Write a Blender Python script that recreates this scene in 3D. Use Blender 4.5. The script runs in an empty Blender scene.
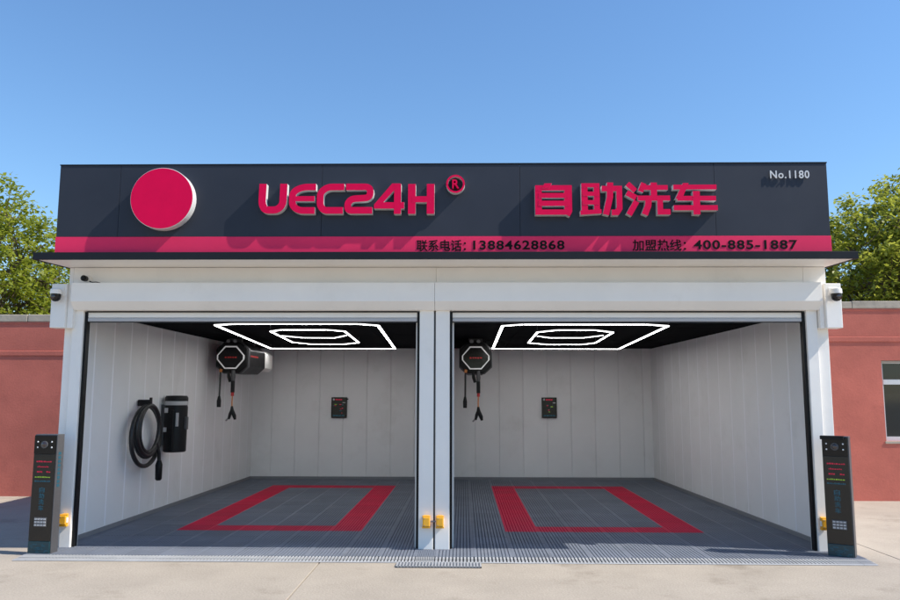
import bpy, bmesh, math, random
from mathutils import Vector, Matrix, Quaternion

# ------------------------------------------------------------------ camera, sky, sun, exposure
scene = bpy.context.scene
C = scene.collection
rad = math.radians
random.seed(7)

CAM = Vector((0.3207, -8.9159, 1.7017))
PITCH, YAW, ROLL, FPX = 0.1244, 0.0178, 0.0019, 777.73
cd = bpy.data.cameras.new('camera')
cam = bpy.data.objects.new('camera', cd); C.objects.link(cam)
fw = Vector((-math.sin(YAW)*math.cos(PITCH), math.cos(YAW)*math.cos(PITCH), math.sin(PITCH)))
rt = Vector((math.cos(YAW), math.sin(YAW), 0)); up = rt.cross(fw)
rt, up = (math.cos(ROLL)*rt + math.sin(ROLL)*up), (-math.sin(ROLL)*rt + math.cos(ROLL)*up)
cam.matrix_world = Matrix(((rt.x, up.x, -fw.x, CAM.x), (rt.y, up.y, -fw.y, CAM.y), (rt.z, up.z, -fw.z, CAM.z), (0, 0, 0, 1)))
cd.sensor_width = 36.0
cd.lens = FPX/900*36
cd.clip_end = 2000
scene.camera = cam

TO_SUN = Vector((0.97, -0.20, 1.0)).normalized()
SUN_EL = math.asin(TO_SUN.z)
SUN_ROT = math.atan2(TO_SUN.x, TO_SUN.y)
world = bpy.data.worlds.new('World'); scene.world = world
world.use_nodes = True
wn = world.node_tree
bg = wn.nodes['Background']
sky = wn.nodes.new('ShaderNodeTexSky')
sky.sky_type = 'NISHITA'
sky.sun_disc = False
sky.sun_elevation = SUN_EL
sky.sun_rotation = SUN_ROT
sky.altitude = 300
sky.air_density = 1.5
sky.dust_density = 0.0
sky.ozone_density = 10.0
wn.links.new(sky.outputs['Color'], bg.inputs['Color'])
bg.inputs['Strength'].default_value = 0.117

sd = bpy.data.lights.new('sun', 'SUN')
sd.energy = 4.2
sd.angle = rad(0.5)
sd.color = (1.0, 0.93, 0.83)
sun = bpy.data.objects.new('sun', sd); C.objects.link(sun)
sun.rotation_euler = TO_SUN.to_track_quat('Z', 'Y').to_euler()
sun.location = (20, -5, 20)

vs = scene.view_settings
vs.view_transform = 'Standard'
vs.look = 'None'
vs.exposure = 0.6
vs.gamma = 1.0
vs.use_curve_mapping = False
scene.cycles.max_bounces = 10
scene.cycles.diffuse_bounces = 6
scene.cycles.use_adaptive_sampling = True
scene.cycles.adaptive_threshold = 0.02
scene.cycles.use_denoising = True

# ------------------------------------------------------------------ materials
def mat(name, col, rough=0.5, metal=0.0, var=0.0, vscale=3.0, bump=0.0, bscale=60.0, spec=0.5,
        emit=None, estr=0.0, stain=None, stscale=0.8, coat=0.0, fine=0.0, fscale=90.0, objvar=0.0):
    m = bpy.data.materials.new(name); m.use_nodes = True
    nt = m.node_tree; N = nt.nodes; L = nt.links
    p = N['Principled BSDF']
    p.inputs['Base Color'].default_value = (*col, 1)
    p.inputs['Roughness'].default_value = rough
    p.inputs['Metallic'].default_value = metal
    p.inputs['Specular IOR Level'].default_value = spec
    p.inputs['Coat Weight'].default_value = coat
    geo = None
    def pos():
        nonlocal geo
        if geo is None: geo = N.new('ShaderNodeNewGeometry')
        return geo.outputs['Position']
    src = None
    if var > 0:
        n = N.new('ShaderNodeTexNoise'); n.inputs['Scale'].default_value = vscale
        n.inputs['Detail'].default_value = 6; n.inputs['Roughness'].default_value = 0.6
        L.new(pos(), n.inputs['Vector'])
        r = N.new('ShaderNodeMapRange')
        r.inputs['From Min'].default_value = 0.3; r.inputs['From Max'].default_value = 0.7
        r.inputs['To Min'].default_value = 1-var; r.inputs['To Max'].default_value = 1+var
        L.new(n.outputs['Fac'], r.inputs['Value'])
        mx = N.new('ShaderNodeVectorMath'); mx.operation = 'SCALE'
        mx.inputs[0].default_value = col
        L.new(r.outputs['Result'], mx.inputs['Scale'])
        src = mx.outputs['Vector']
        rr = N.new('ShaderNodeMapRange')
        rr.inputs['To Min'].default_value = max(0.02, rough-0.10); rr.inputs['To Max'].default_value = min(1, rough+0.10)
        L.new(n.outputs['Fac'], rr.inputs['Value']); L.new(rr.outputs['Result'], p.inputs['Roughness'])
    if stain:
        n = N.new('ShaderNodeTexNoise'); n.inputs['Scale'].default_value = stscale
        n.inputs['Detail'].default_value = 10; n.inputs['Roughness'].default_value = 0.68
        L.new(pos(), n.inputs['Vector'])
        r = N.new('ShaderNodeMapRange'); r.interpolation_type = 'SMOOTHSTEP'
        r.inputs['From Min'].default_value = 0.52; r.inputs['From Max'].default_value = 0.72
        r.inputs['To Max'].default_value = stain[3]
        L.new(n.outputs['Fac'], r.inputs['Value'])
        mx = N.new('ShaderNodeMix'); mx.data_type = 'RGBA'
        if src is not None: L.new(src, mx.inputs['A'])
        else: mx.inputs['A'].default_value = (*col, 1)
        mx.inputs['B'].default_value = (*stain[:3], 1)
        L.new(r.outputs['Result'], mx.inputs['Factor'])
        src = mx.outputs['Result']
    if fine > 0:
        n = N.new('ShaderNodeTexNoise'); n.inputs['Scale'].default_value = fscale
        n.inputs['Detail'].default_value = 3; n.inputs['Roughness'].default_value = 0.7
        L.new(pos(), n.inputs['Vector'])
        r = N.new('ShaderNodeMapRange')
        r.inputs['From Min'].default_value = 0.3; r.inputs['From Max'].default_value = 0.7
        r.inputs['To Min'].default_value = 1-fine; r.inputs['To Max'].default_value = 1+fine
        L.new(n.outputs['Fac'], r.inputs['Value'])
        mx = N.new('ShaderNodeVectorMath'); mx.operation = 'SCALE'
        if src is not None: L.new(src, mx.inputs[0])
        else: mx.inputs[0].default_value = col
        L.new(r.outputs['Result'], mx.inputs['Scale'])
        src = mx.outputs['Vector']
    if objvar > 0:
        oi = N.new('ShaderNodeObjectInfo')
        r = N.new('ShaderNodeMapRange')
        r.inputs['To Min'].default_value = 1-objvar; r.inputs['To Max'].default_value = 1+objvar
        L.new(oi.outputs['Random'], r.inputs['Value'])
        mx = N.new('ShaderNodeVectorMath'); mx.operation = 'SCALE'
        if src is not None: L.new(src, mx.inputs[0])
        else: mx.inputs[0].default_value = col
        L.new(r.outputs['Result'], mx.inputs['Scale'])
        src = mx.outputs['Vector']
    if src is not None: L.new(src, p.inputs['Base Color'])
    if bump > 0:
        n = N.new('ShaderNodeTexNoise'); n.inputs['Scale'].default_value = bscale
        n.inputs['Detail'].default_value = 5
        L.new(pos(), n.inputs['Vector'])
        b = N.new('ShaderNodeBump'); b.inputs['Strength'].default_value = bump
        b.inputs['Distance'].default_value = 0.01
        L.new(n.outputs['Fac'], b.inputs['Height']); L.new(b.outputs['Normal'], p.inputs['Normal'])
    if emit:
        p.inputs['Emission Color'].default_value = (*emit, 1)
        p.inputs['Emission Strength'].default_value = estr
    return m

def leaf_mat(name, c1, c2):
    m = bpy.data.materials.new(name); m.use_nodes = True
    nt = m.node_tree; N = nt.nodes; L = nt.links
    N.remove(N['Principled BSDF'])
    g = N.new('ShaderNodeNewGeometry')
    n = N.new('ShaderNodeTexNoise'); n.inputs['Scale'].default_value = 1.6; n.inputs['Detail'].default_value = 8
    n.inputs['Roughness'].default_value = 0.75
    L.new(g.outputs['Position'], n.inputs['Vector'])
    r = N.new('ShaderNodeValToRGB')
    r.color_ramp.elements[0].position = 0.35; r.color_ramp.elements[0].color = (*c1, 1)
    r.color_ramp.elements[1].position = 0.65; r.color_ramp.elements[1].color = (*c2, 1)
    L.new(n.outputs['Fac'], r.inputs['Fac'])
    d = N.new('ShaderNodeBsdfPrincipled'); d.inputs['Roughness'].default_value = 0.45
    t = N.new('ShaderNodeBsdfTranslucent')
    L.new(r.outputs['Color'], d.inputs['Base Color']); L.new(r.outputs['Color'], t.inputs['Color'])
    mx = N.new('ShaderNodeMixShader'); mx.inputs['Fac'].default_value = 0.55
    L.new(d.outputs[0], mx.inputs[1]); L.new(t.outputs[0], mx.inputs[2])
    L.new(mx.outputs[0], N['Material Output'].inputs['Surface'])
    return m

M = {}
M['concrete'] = mat('concrete', (0.385, 0.338, 0.280), 0.85, var=0.10, vscale=1.1, bump=0.35, bscale=45, stain=(0.22, 0.185, 0.145, 0.75), stscale=0.9, spec=0.2, fine=0.13, fscale=55)
M['earth'] = mat('earth', (0.20, 0.18, 0.15), 0.95, var=0.2)
M['white'] = mat('white_coated_steel', (0.885, 0.855, 0.81), 0.4, var=0.025, vscale=2.0, stain=(0.58, 0.54, 0.49, 0.2), stscale=1.6, spec=0.35)
M['panel'] = mat('white_sandwich_panel', (0.83, 0.83, 0.83), 0.5, var=0.03, vscale=1.2, stain=(0.62, 0.61, 0.58, 0.3), stscale=1.1, spec=0.35, objvar=0.02)
M['edge_highlight'] = mat('panel_edge_highlight', (0.92, 0.92, 0.94), 0.4)  # whiter than the panels: daylight caught by the joint bevels, put into the colour
M['slate'] = mat('slate_metal_sheet', (0.031, 0.036, 0.050), 0.5, var=0.10, vscale=1.4, stain=(0.045, 0.048, 0.056, 0.22), stscale=2.2, spec=0.25)
M['slate_edge'] = mat('slate_metal_edge', (0.013, 0.015, 0.020), 0.5, var=0.1, spec=0.2)
M['crimson'] = mat('crimson_acrylic', (0.76, 0.002, 0.070), 0.5, var=0.04, vscale=5, spec=0.12)
M['crimson_stripe'] = mat('crimson_sheet', (0.80, 0.032, 0.115), 0.5, var=0.06, vscale=1.6, spec=0.2)
M['letter_side'] = mat('pale_letter_return', (0.66, 0.66, 0.66), 0.35)
M['black_print'] = mat('black_print', (0.008, 0.008, 0.009), 0.6, spec=0.1)
M['black'] = mat('black_plastic', (0.010, 0.010, 0.011), 0.42, var=0.15, vscale=9, spec=0.2)
M['black_gloss'] = mat('black_glass', (0.004, 0.004, 0.005), 0.15, spec=0.4)
M['rubber'] = mat('black_rubber', (0.014, 0.014, 0.015), 0.42, var=0.2, vscale=20)
M['ceiling'] = mat('black_ceiling_sheet', (0.005, 0.0056, 0.007), 0.9, var=0.15, vscale=2, spec=0.03)
M['grey'] = mat('grey_metal', (0.30, 0.30, 0.31), 0.4, metal=0.6, var=0.06)
M['light_grey'] = mat('light_grey_plastic', (0.46, 0.46, 0.47), 0.45, var=0.05)
M['dark_grey'] = mat('dark_grey_metal', (0.07, 0.07, 0.075), 0.42, var=0.1)
M['skirting'] = mat('grey_skirting', (0.22, 0.225, 0.24), 0.5, var=0.08)
M['tile_grey'] = mat('grey_plastic_grid', (0.156, 0.177, 0.220), 0.6, var=0.12, vscale=1.5, stain=(0.24, 0.25, 0.27, 0.35), stscale=2.5, spec=0.15, objvar=0.07)
M['tile_base'] = mat('dark_grid_base', (0.028, 0.031, 0.038), 0.8, var=0.1, spec=0.2)
M['tile_red'] = mat('red_plastic_grid', (0.58, 0.018, 0.065), 0.6, var=0.08, vscale=2.5, spec=0.12, objvar=0.08)
M['edge_grey'] = mat('pale_grid_edge', (0.36, 0.37, 0.385), 0.6, var=0.12, vscale=3)
M['yellow'] = mat('yellow_plastic', (0.85, 0.42, 0.03), 0.35, var=0.05)
M['render_red'] = mat('red_rendered_wall', (0.51, 0.152, 0.115), 0.85, var=0.13, vscale=1.3, bump=0.2, bscale=30, stain=(0.36, 0.105, 0.085, 0.8), stscale=1.1, spec=0.2, fine=0.05, fscale=40)
M['coping'] = mat('weathered_coping', (0.42, 0.37, 0.30), 0.9, var=0.2, vscale=2.5, bump=0.3, bscale=20, stain=(0.16, 0.15, 0.14, 0.8), stscale=2.0, spec=0.2)
M['glass'] = mat('dark_window_glass', (0.018, 0.022, 0.022), 0.06, spec=0.6)
M['frame'] = mat('aluminium_frame', (0.62, 0.63, 0.64), 0.4, metal=0.2)
M['bark'] = mat('bark', (0.14, 0.10, 0.07), 0.9, var=0.3, vscale=6, bump=0.6, bscale=25)
M['leaf_left'] = leaf_mat('leaf_light_green', (0.18, 0.23, 0.022), (0.40, 0.43, 0.05))
M['leaf_right'] = leaf_mat('leaf_mid_green', (0.22, 0.26, 0.03), (0.46, 0.47, 0.07))
M['led'] = mat('led_tube', (0.9, 0.9, 0.9), 0.5, emit=(1, 1, 1), estr=13.5)
M['led_side'] = mat('led_tube_side', (0.9, 0.9, 0.9), 0.5, emit=(1, 1, 1), estr=1.2)
M['led_dim'] = mat('grey_light_outline', (0.6, 0.6, 0.6), 0.4, emit=(1, 1, 1), estr=0.12)
M['scr_red'] = mat('red_led_print', (0.25, 0.0, 0.02), 0.5, emit=(1.0, 0.02, 0.10), estr=0.16)
M['scr_green'] = mat('green_led_print', (0.1, 0.2, 0.02), 0.5, emit=(0.45, 0.75, 0.05), estr=0.2)
M['scr_blue'] = mat('blue_print', (0.006, 0.075, 0.12), 0.5, emit=(0.02, 0.35, 0.5), estr=0.03)
M['teal'] = mat('teal_print', (0.006, 0.045, 0.06), 0.3)
M['kiosk'] = mat('kiosk_dark_panel', (0.012, 0.011, 0.010), 0.22, var=0.08, spec=0.5)
M['red_plastic'] = mat('red_plastic', (0.5, 0.02, 0.02), 0.4)
M['brass'] = mat('orange_fitting', (0.55, 0.20, 0.05), 0.4)
M['lens'] = mat('camera_lens', (0.03, 0.015, 0.015), 0.08, coat=1)
M['white_dot'] = mat('white_infrared_dot', (0.85, 0.85, 0.85), 0.4)

# ------------------------------------------------------------------ helpers
class MB:
    def __init__(s): s.v = []; s.f = []; s.m = []
    def poly(s, vs, mi=0):
        n = len(s.v); s.v += [tuple(p) for p in vs]; s.f.append(tuple(range(n, n+len(vs)))); s.m.append(mi)
    def box(s, a, b, mi=0):
        x0, y0, z0 = a; x1, y1, z1 = b; n = len(s.v)
        s.v += [(x0,y0,z0),(x1,y0,z0),(x1,y1,z0),(x0,y1,z0),(x0,y0,z1),(x1,y0,z1),(x1,y1,z1),(x0,y1,z1)]
        for f in ((0,3,2,1),(4,5,6,7),(0,1,5,4),(1,2,6,5),(2,3,7,6),(3,0,4,7)):
            s.f.append(tuple(n+i for i in f)); s.m.append(mi)
        return s
    def prism(s, pts2, y0, y1, front=0, side=0, back=None):
        """polygon in x,z extruded from y0 (front) to y1"""
        n = len(s.v); k = len(pts2)
        ar = sum(pts2[i][0]*pts2[(i+1)%k][1]-pts2[(i+1)%k][0]*pts2[i][1] for i in range(k))
        if ar < 0: pts2 = pts2[::-1]
        s.v += [(x, y0, z) for x, z in pts2] + [(x, y1, z) for x, z in pts2]
        s.f.append(tuple(n+i for i in range(k))); s.m.append(front)
        s.f.append(tuple(n+k+i for i in reversed(range(k)))); s.m.append(side if back is None else back)
        for i in range(k):
            j = (i+1) % k
            s.f.append((n+i, n+k+i, n+k+j, n+j)); s.m.append(side)
        return s
    def prism_x(s, pts2, x0, x1, mi=0):
        """polygon in y,z extruded along x"""
        n = len(s.v); k = len(pts2)
        s.v += [(x0, y, z) for y, z in pts2] + [(x1, y, z) for y, z in pts2]
        s.f.append(tuple(n+i for i in range(k))); s.m.append(mi)
        s.f.append(tuple(n+k+i for i in reversed(range(k)))); s.m.append(mi)
        for i in range(k):
            j = (i+1) % k
            s.f.append((n+i, n+j, n+k+j, n+k+i)); s.m.append(mi)
        return s
    def tube(s, path, r, seg=8, mi=0, cap=True):
        path = [Vector(p) for p in path]; k = len(path)
        rr = r if isinstance(r, (list, tuple)) else [r]*k
        n = len(s.v); prev = None
        for i, p in enumerate(path):
            t = (path[min(i+1, k-1)]-path[max(i-1, 0)])
            t = t.normalized() if t.length > 1e-9 else Vector((0, 0, 1))
            if prev is None:
                a = t.cross(Vector((0, 0, 1)))
                if a.length < 0.05: a = t.cross(Vector((1, 0, 0)))
                a.normalize()
            else:
                a = (prev - t*prev.dot(t)); a.normalize()
            prev = a; b = t.cross(a)
            for q in range(seg):
                w = 2*math.pi*q/seg
                s.v.append(tuple(p + (a*math.cos(w)+b*math.sin(w))*rr[i]))
        for i in range(k-1):
            for q in range(seg):
                q2 = (q+1) % seg
                s.f.append((n+i*seg+q, n+i*seg+q2, n+(i+1)*seg+q2, n+(i+1)*seg+q)); s.m.append(mi)
        if cap:
            s.f.append(tuple(n+q for q in reversed(range(seg)))); s.m.append(mi)
            s.f.append(tuple(n+(k-1)*seg+q for q in range(seg))); s.m.append(mi)
        return s
    def lathe(s, prof, origin, axis='z', seg=24, mi=0):
        """prof: list of (radius, height) revolved about an axis through origin"""
        o = Vector(origin); n = len(s.v); k = len(prof)
        for r, h in prof:
            for q in range(seg):
                w = 2*math.pi*q/seg; c, d = r*math.cos(w), r*math.sin(w)
                p = {'z': (c, d, h), 'y': (c, h, -d), 'x': (h, c, d)}[axis]
                s.v.append(tuple(o+Vector(p)))
        for i in range(k-1):
            for q in range(seg):
                q2 = (q+1) % seg
                s.f.append((n+i*seg+q, n+i*seg+q2, n+(i+1)*seg+q2, n+(i+1)*seg+q)); s.m.append(mi)
        s.f.append(tuple(n+q for q in reversed(range(seg)))); s.m.append(mi)
        s.f.append(tuple(n+(k-1)*seg+q for q in range(seg))); s.m.append(mi)
        return s
    def mesh(s, name, mats):
        me = bpy.data.meshes.new(name); me.from_pydata(s.v, [], s.f)
        for m in (mats if isinstance(mats, (list, tuple)) else [mats]): me.materials.append(m)
        me.polygons.foreach_set('material_index', s.m)
        me.update(); return me
    def build(s, name, mats, parent=None, bevel=0.0, smooth=False, fix=True, bseg=2):
        me = s.mesh(name, mats)
        if fix:
            bm = bmesh.new(); bm.from_mesh(me); bmesh.ops.recalc_face_normals(bm, faces=bm.faces); bm.to_mesh(me); bm.free()
        o = link(name, me, parent)
        if smooth:
            me.polygons.foreach_set('use_smooth', [True]*len(me.polygons))
            try: me.set_sharp_from_angle(angle=rad(40))
            except Exception: pass
        if bevel > 0:
            b = o.modifiers.new('bevel', 'BEVEL'); b.width = bevel; b.segments = bseg; b.limit_method = 'ANGLE'; b.angle_limit = rad(35)
        return o

def link(name, me, parent=None):
    o = bpy.data.objects.new(name, me); C.objects.link(o)
    if parent is not None: o.parent = parent
    return o
def box(name, a, b, m, parent=None, bevel=0.0):
    return MB().box(a, b).build(name, m, parent, bevel)
def thing(name, label, cat, loc=(0, 0, 0), group=None, rz=0):
    o = bpy.data.objects.new(name, None); C.objects.link(o)
    o.location = loc; o.rotation_euler.z = rz; o.empty_display_size = 0.1
    o['label'] = label; o['category'] = cat
    if group: o['group'] = group
    return o
def tag(o, label, cat, group=None):
    o['label'] = label; o['category'] = cat
    if group: o['group'] = group
    return o
def structure(o): o['kind'] = 'structure'; return o
def text_mesh(body, m, width, height, depth=0.004, offset=0.0, name='lettering'):
    """text standing in the x,z plane, lower-left at the origin, fitted to width x height, facing -y"""
    cu = bpy.data.curves.new('tmp', 'FONT'); cu.body = body; cu.offset = offset; cu.extrude = 0.5; cu.resolution_u = 3; cu.space_character = 1.12 if body[0].isascii() and len(body) > 2 else 1.0
    ob = bpy.data.objects.new('tmp', cu); C.objects.link(ob)
    bpy.context.view_layer.update()
    me = bpy.data.meshes.new_from_object(ob.evaluated_get(bpy.context.evaluated_depsgraph_get()))
    bpy.data.objects.remove(ob); bpy.data.curves.remove(cu)
    xs = [v.co.x for v in me.vertices]; ys = [v.co.y for v in me.vertices]; zs = [v.co.z for v in me.vertices]
    x0, x1, y0, y1, z0, z1 = min(xs), max(xs), min(ys), max(ys), min(zs), max(zs)
    for v in me.vertices:
        v.co = ((v.co.x-x0)/(x1-x0)*width, -(v.co.z-z0)/(z1-z0)*depth, (v.co.y-y0)/(y1-y0)*height)
    me.materials.clear(); me.materials.append(m); me.name = name
    return me

def fillet(pts, r, n=5):
    out = [Vector(pts[0])]
    for i in range(1, len(pts)-1):
        p, a, b = Vector(pts[i]), Vector(pts[i-1]), Vector(pts[i+1])
        da, db = (a-p), (b-p); rr = min(r, da.length*0.48, db.length*0.48)
        pa, pb = p+da.normalized()*rr, p+db.normalized()*rr
        for k in range(n+1):
            t = k/n
            out.append(pa*(1-t)**2 + p*2*t*(1-t) + pb*t*t)
    out.append(Vector(pts[-1])); return out
def stroke(pts, w, r=0.0):
    """outline polygon of a thick polyline with mitred joins"""
    P = fillet(pts, r) if r > 0 and len(pts) > 2 else [Vector(p) for p in pts]
    Lf, Rt = [], []
    for i, p in enumerate(P):
        d0 = (P[i]-P[i-1]).normalized() if i > 0 else None
        d1 = (P[i+1]-P[i]).normalized() if i < len(P)-1 else None
        d0 = d0 or d1; d1 = d1 or d0
        n0, n1 = Vector((-d0.y, d0.x)), Vector((-d1.y, d1.x))
        m = (n0+n1); m.normalize()
        k = w/2/max(0.35, m.dot(n0))
        Lf.append(p+m*k); Rt.append(p-m*k)
    return [tuple(q) for q in Lf + Rt[::-1]]

# ------------------------------------------------------------------ ground
g = MB(); g.poly([(-400, -400, -0.03), (400, -400, -0.03), (400, 400, -0.03), (-400, 400, -0.03)])
ground = structure(g.build('ground', M['earth'], fix=False))
XJ = [-25.7, -19.5, -13.4, -7.3, -1.175, 4.945, 11.07, 17.2, 23.3]
YJ = [-19.0, -11.0, -3.0, 5.0]
for i in range(len(XJ)-1):
    for j in range(len(YJ)-1):
        s = MB().box((XJ[i]+0.006, YJ[j]+0.006, -0.025), (XJ[i+1]-0.006, YJ[j+1]-0.006, 0.0))
        s.build('concrete_slab', M['concrete'], ground, bevel=0.004, bseg=1)

# ------------------------------------------------------------------ the car wash building
XL0, XL1, XR0, XR1 = -4.25, -4.09, 4.42, 4.22      # inner wall faces: front and back, left and right
YF, YB, HC = 0.12, 7.41, 2.716
B = thing('car_wash_building', 'white panelled two-bay car wash building with open roller shutters', 'building')

def make_panel_mesh(w, h, t=0.02, c0=(0.009, 0.009), c1=(0.009, 0.009), edge_highlight=None):
    m = MB()      # panel face towards -y, chamfered vertical edges
    prof = [(0, t), (0, c0[1]), (c0[0], 0), (w-c1[0], 0), (w, c1[1]), (w, t)]
    n = len(prof)
    m.v = [(x, y, 0) for x, y in prof] + [(x, y, h) for x, y in prof]
    for i in range(n-1): m.f.append((i, i+1, n+i+1, n+i)); m.m.append(1 if i == edge_highlight else 0)
    m.f.append(tuple(range(n, 2*n))); m.m.append(0)
    return m.mesh('wall_panel', [M['panel'], M['edge_highlight']])
PW = 0.497
panel_me = make_panel_mesh(PW-0.004, HC-0.08)
panel_front_first = make_panel_mesh(PW-0.004, HC-0.08, c0=(0.030, 0.012), c1=(0.001, 0.001), edge_highlight=1)  # front-facing chamfer painted brighter to read as a lit seam
panel_front_last = make_panel_mesh(PW-0.004, HC-0.08, c0=(0.001, 0.001), c1=(0.030, 0.012), edge_highlight=3)
def panelled_wall(name, p0, p1, thick, label=None, me=None):
    """wall from p0 to p1 (x,y); panels face the right-hand side of the direction p0->p1 seen from above"""
    p0, p1 = Vector((*p0, 0)), Vector((*p1, 0)); d = p1-p0; Ln = d.length
    o = MB().box((0, 0.0205, 0.0), (Ln, thick, HC+0.03)).build(name, M['panel'], B)
    o.location = p0; o.rotation_euler.z = math.atan2(d.y, d.x)
    k = int(Ln/PW)
    for i in range(k+1):
        w = PW-0.004 if i < k else Ln-k*PW-0.004
        if w < 0.05: continue
        pn = link('wall_panel', me or panel_me, o)
        pn.location = (i*PW+0.002, 0, 0.075); pn.scale.x = w/(PW-0.004)
    box('skirting', (0, -0.012, 0.0), (Ln, 0.02, 0.072), M['skirting'], o, 0.004)
    return o
panelled_wall('side_wall', (XL0, YF), (XL1, YB), 0.10, me=panel_front_first)
panelled_wall('side_wall', (XR1, YB), (XR0, YF), 0.10, me=panel_front_last)
panelled_wall('back_wall', (XL1-0.09, YB), (-0.07, YB), 0.10)
panelled_wall('back_wall', (0.06, YB), (XR1+0.09, YB), 0.10)
panelled_wall('divider_wall', (-0.075, YB-0.001), (-0.075, YF), 0.06)
panelled_wall('divider_wall', (0.062, YF), (0.062, YB-0.001), 0.06)

# ceilings of black sheets
for (xa, xb) in ((-4.20, -0.09), (0.075, 4.38)):
    ce = box('ceiling', (xa, 0.13, HC+0.012), (xb, YB-0.01, HC+0.035), M['ceiling'], B)
    nx, ny = 4, 6
    w, l = (xb-xa)/nx, (YB-0.14)/ny
    me = MB().box((0.004, 0.004, 0), (w-0.004, l-0.004, 0.010)).mesh('ceiling_panel', M['ceiling'])
    for i in range(nx):
        for j in range(ny):
            p = link('ceiling_panel', me, ce); p.location = (xa+i*w, 0.13+j*l, HC+random.uniform(0, 0.0015))
box('roof', (-4.36, 0.11, HC+0.04), (4.53, YB+0.12, HC+0.12), M['light_grey'], B)

# front: posts, guide rails, fascia, shutter boxes, canopy, parapet
def post(x0, x1, y0=0.0, y1=0.11, z1=3.0): return box('post', (x0, y0, 0.0), (x1, y1, z1), M['white'], B, 0.006)
post(-4.225, -4.098); post(-4.335, -4.229, 0.05, 0.16)
post(4.235, 4.358); post(4.362, 4.500, 0.05, 0.16)
post(-0.187, -0.023); post(-0.001, 0.160)
box('post_joint', (-0.030, 0.03, 0.0), (0.006, 0.10, 2.68), M['dark_grey'], B)
for x0, x1 in ((-4.097, -4.070), (4.205, 4.234), (-0.215, -0.188), (0.161, 0.188)):
    box('guide_rail', (x0, 0.035, 0.0), (x1, 0.115, 2.68), M['black'], B, 0.002)
    inner = box('wall_end_trim', (x0-0.02 if x0 < 0 else x0-0.002, 0.116, 0.0), (x1+0.002 if x0 < 0 else x1+0.02, 0.119, HC), M['white'], B)
# closing strips between the rails and the side walls
box('jamb', (-4.335, 0.161, 0.0), (-4.230, 0.19, HC), M['white'], B)
box('jamb', (4.40, 0.161, 0.0), (4.498, 0.19, HC), M['white'], B)
for xa, xb in ((-4.29, -4.242), (-4.240, 0.0), (0.002, 4.222), (4.224, 4.48)):
    box('fascia_panel', (xa, 0.0, 3.003), (xb, 0.10, 3.199), M['white'], B, 0.003)
box('lintel', (-4.29, 0.012, 2.692), (4.48, 0.10, 3.002), M['white'], B)
box('upper_wall', (-4.29, 0.101, HC+0.125), (4.48, 2.3, 3.26), M['white'], B)

def shutter_box(x0, x1):
    t = MB().prism_x([(-0.15, 3.0), (-0.15, 2.785), (-0.052, 2.694), (0.011, 2.694), (0.011, 3.0)], x0, x1)
    return t.build('shutter_box', M['white'], B, 0.004)
shutter_box(-4.188, -0.012); shutter_box(-0.009, 4.362)
for xa, xb in ((-4.068, -0.217), (0.190, 4.203)):
    sh = MB().box((xa, 0.05, 2.616), (xb, 0.075, 2.688)).build('roller_shutter', M['white'], B, 0.004)
    bb = MB().box((xa, 0.044, 2.572), (xb, 0.082, 2.613)).build('bottom_bar', M['light_grey'], sh, 0.006)
    box('rubber_seal', (xa, 0.055, 2.560), (xb, 0.070, 2.5715), M['rubber'], sh)
    box('brush_strip', (xa, 0.03, 2.676), (xb, 0.048, 2.692), M['black'], sh)
# corner boxes carrying the cameras
for x0, x1 in ((-4.437, -4.262), (4.418, 4.600)):
    box('corner_box', (x0, -0.10, 2.485), (x1, 0.045, 2.995), M['white'], B, 0.008)
    xa, xb = (x1+0.002, -4.192) if x0 < 0 else (4.366, x0-0.002)
    box('corner_box_bracket', (xa, -0.06, 2.485), (xb, 0.045, 2.995), M['white'], B, 0.004)
# canopy: a trapezoid slab with dark front edge
def slab(pts, z0, z1):
    m = MB(); n = len(pts)
    m.v = [(x, y, z0) for x, y in pts] + [(x, y, z1) for x, y in pts]
    m.f = [tuple(reversed(range(n))), tuple(range(n, 2*n))] + [(i, (i+1) % n, n+(i+1) % n, n+i) for i in range(n)]
    m.m = [0]*len(m.f); return m
can = slab([(-4.395, -0.53), (4.555, -0.53), (4.49, 0.1), (-4.30, 0.1)], 3.203, 3.270).build('canopy', M['white'], B)
slab([(-4.425, -0.562), (4.587, -0.562), (4.587, -0.532), (-4.425, -0.532)], 3.197, 3.277).build('edge_trim', M['slate_edge'], can, 0.003)
slab([(-4.425, -0.531), (-4.397, -0.531), (-4.303, 0.1), (-4.331, 0.1)], 3.197, 3.277).build('edge_trim', M['slate_edge'], can, 0.003)
slab([(4.587, -0.531), (4.522, 0.1), (4.493, 0.1), (4.558, -0.531)], 3.197, 3.277).build('edge_trim', M['slate_edge'], can, 0.003)
slab([(-4.395, -0.53), (4.555, -0.53), (4.49, 0.1), (-4.30, 0.1)], 3.2715, 3.284).build('top_sheet', M['slate_edge'], can)
box('parapet', (-4.215, -0.44, 3.288), (4.330, 2.3, 4.275), M['slate'], B, 0.004)

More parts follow.
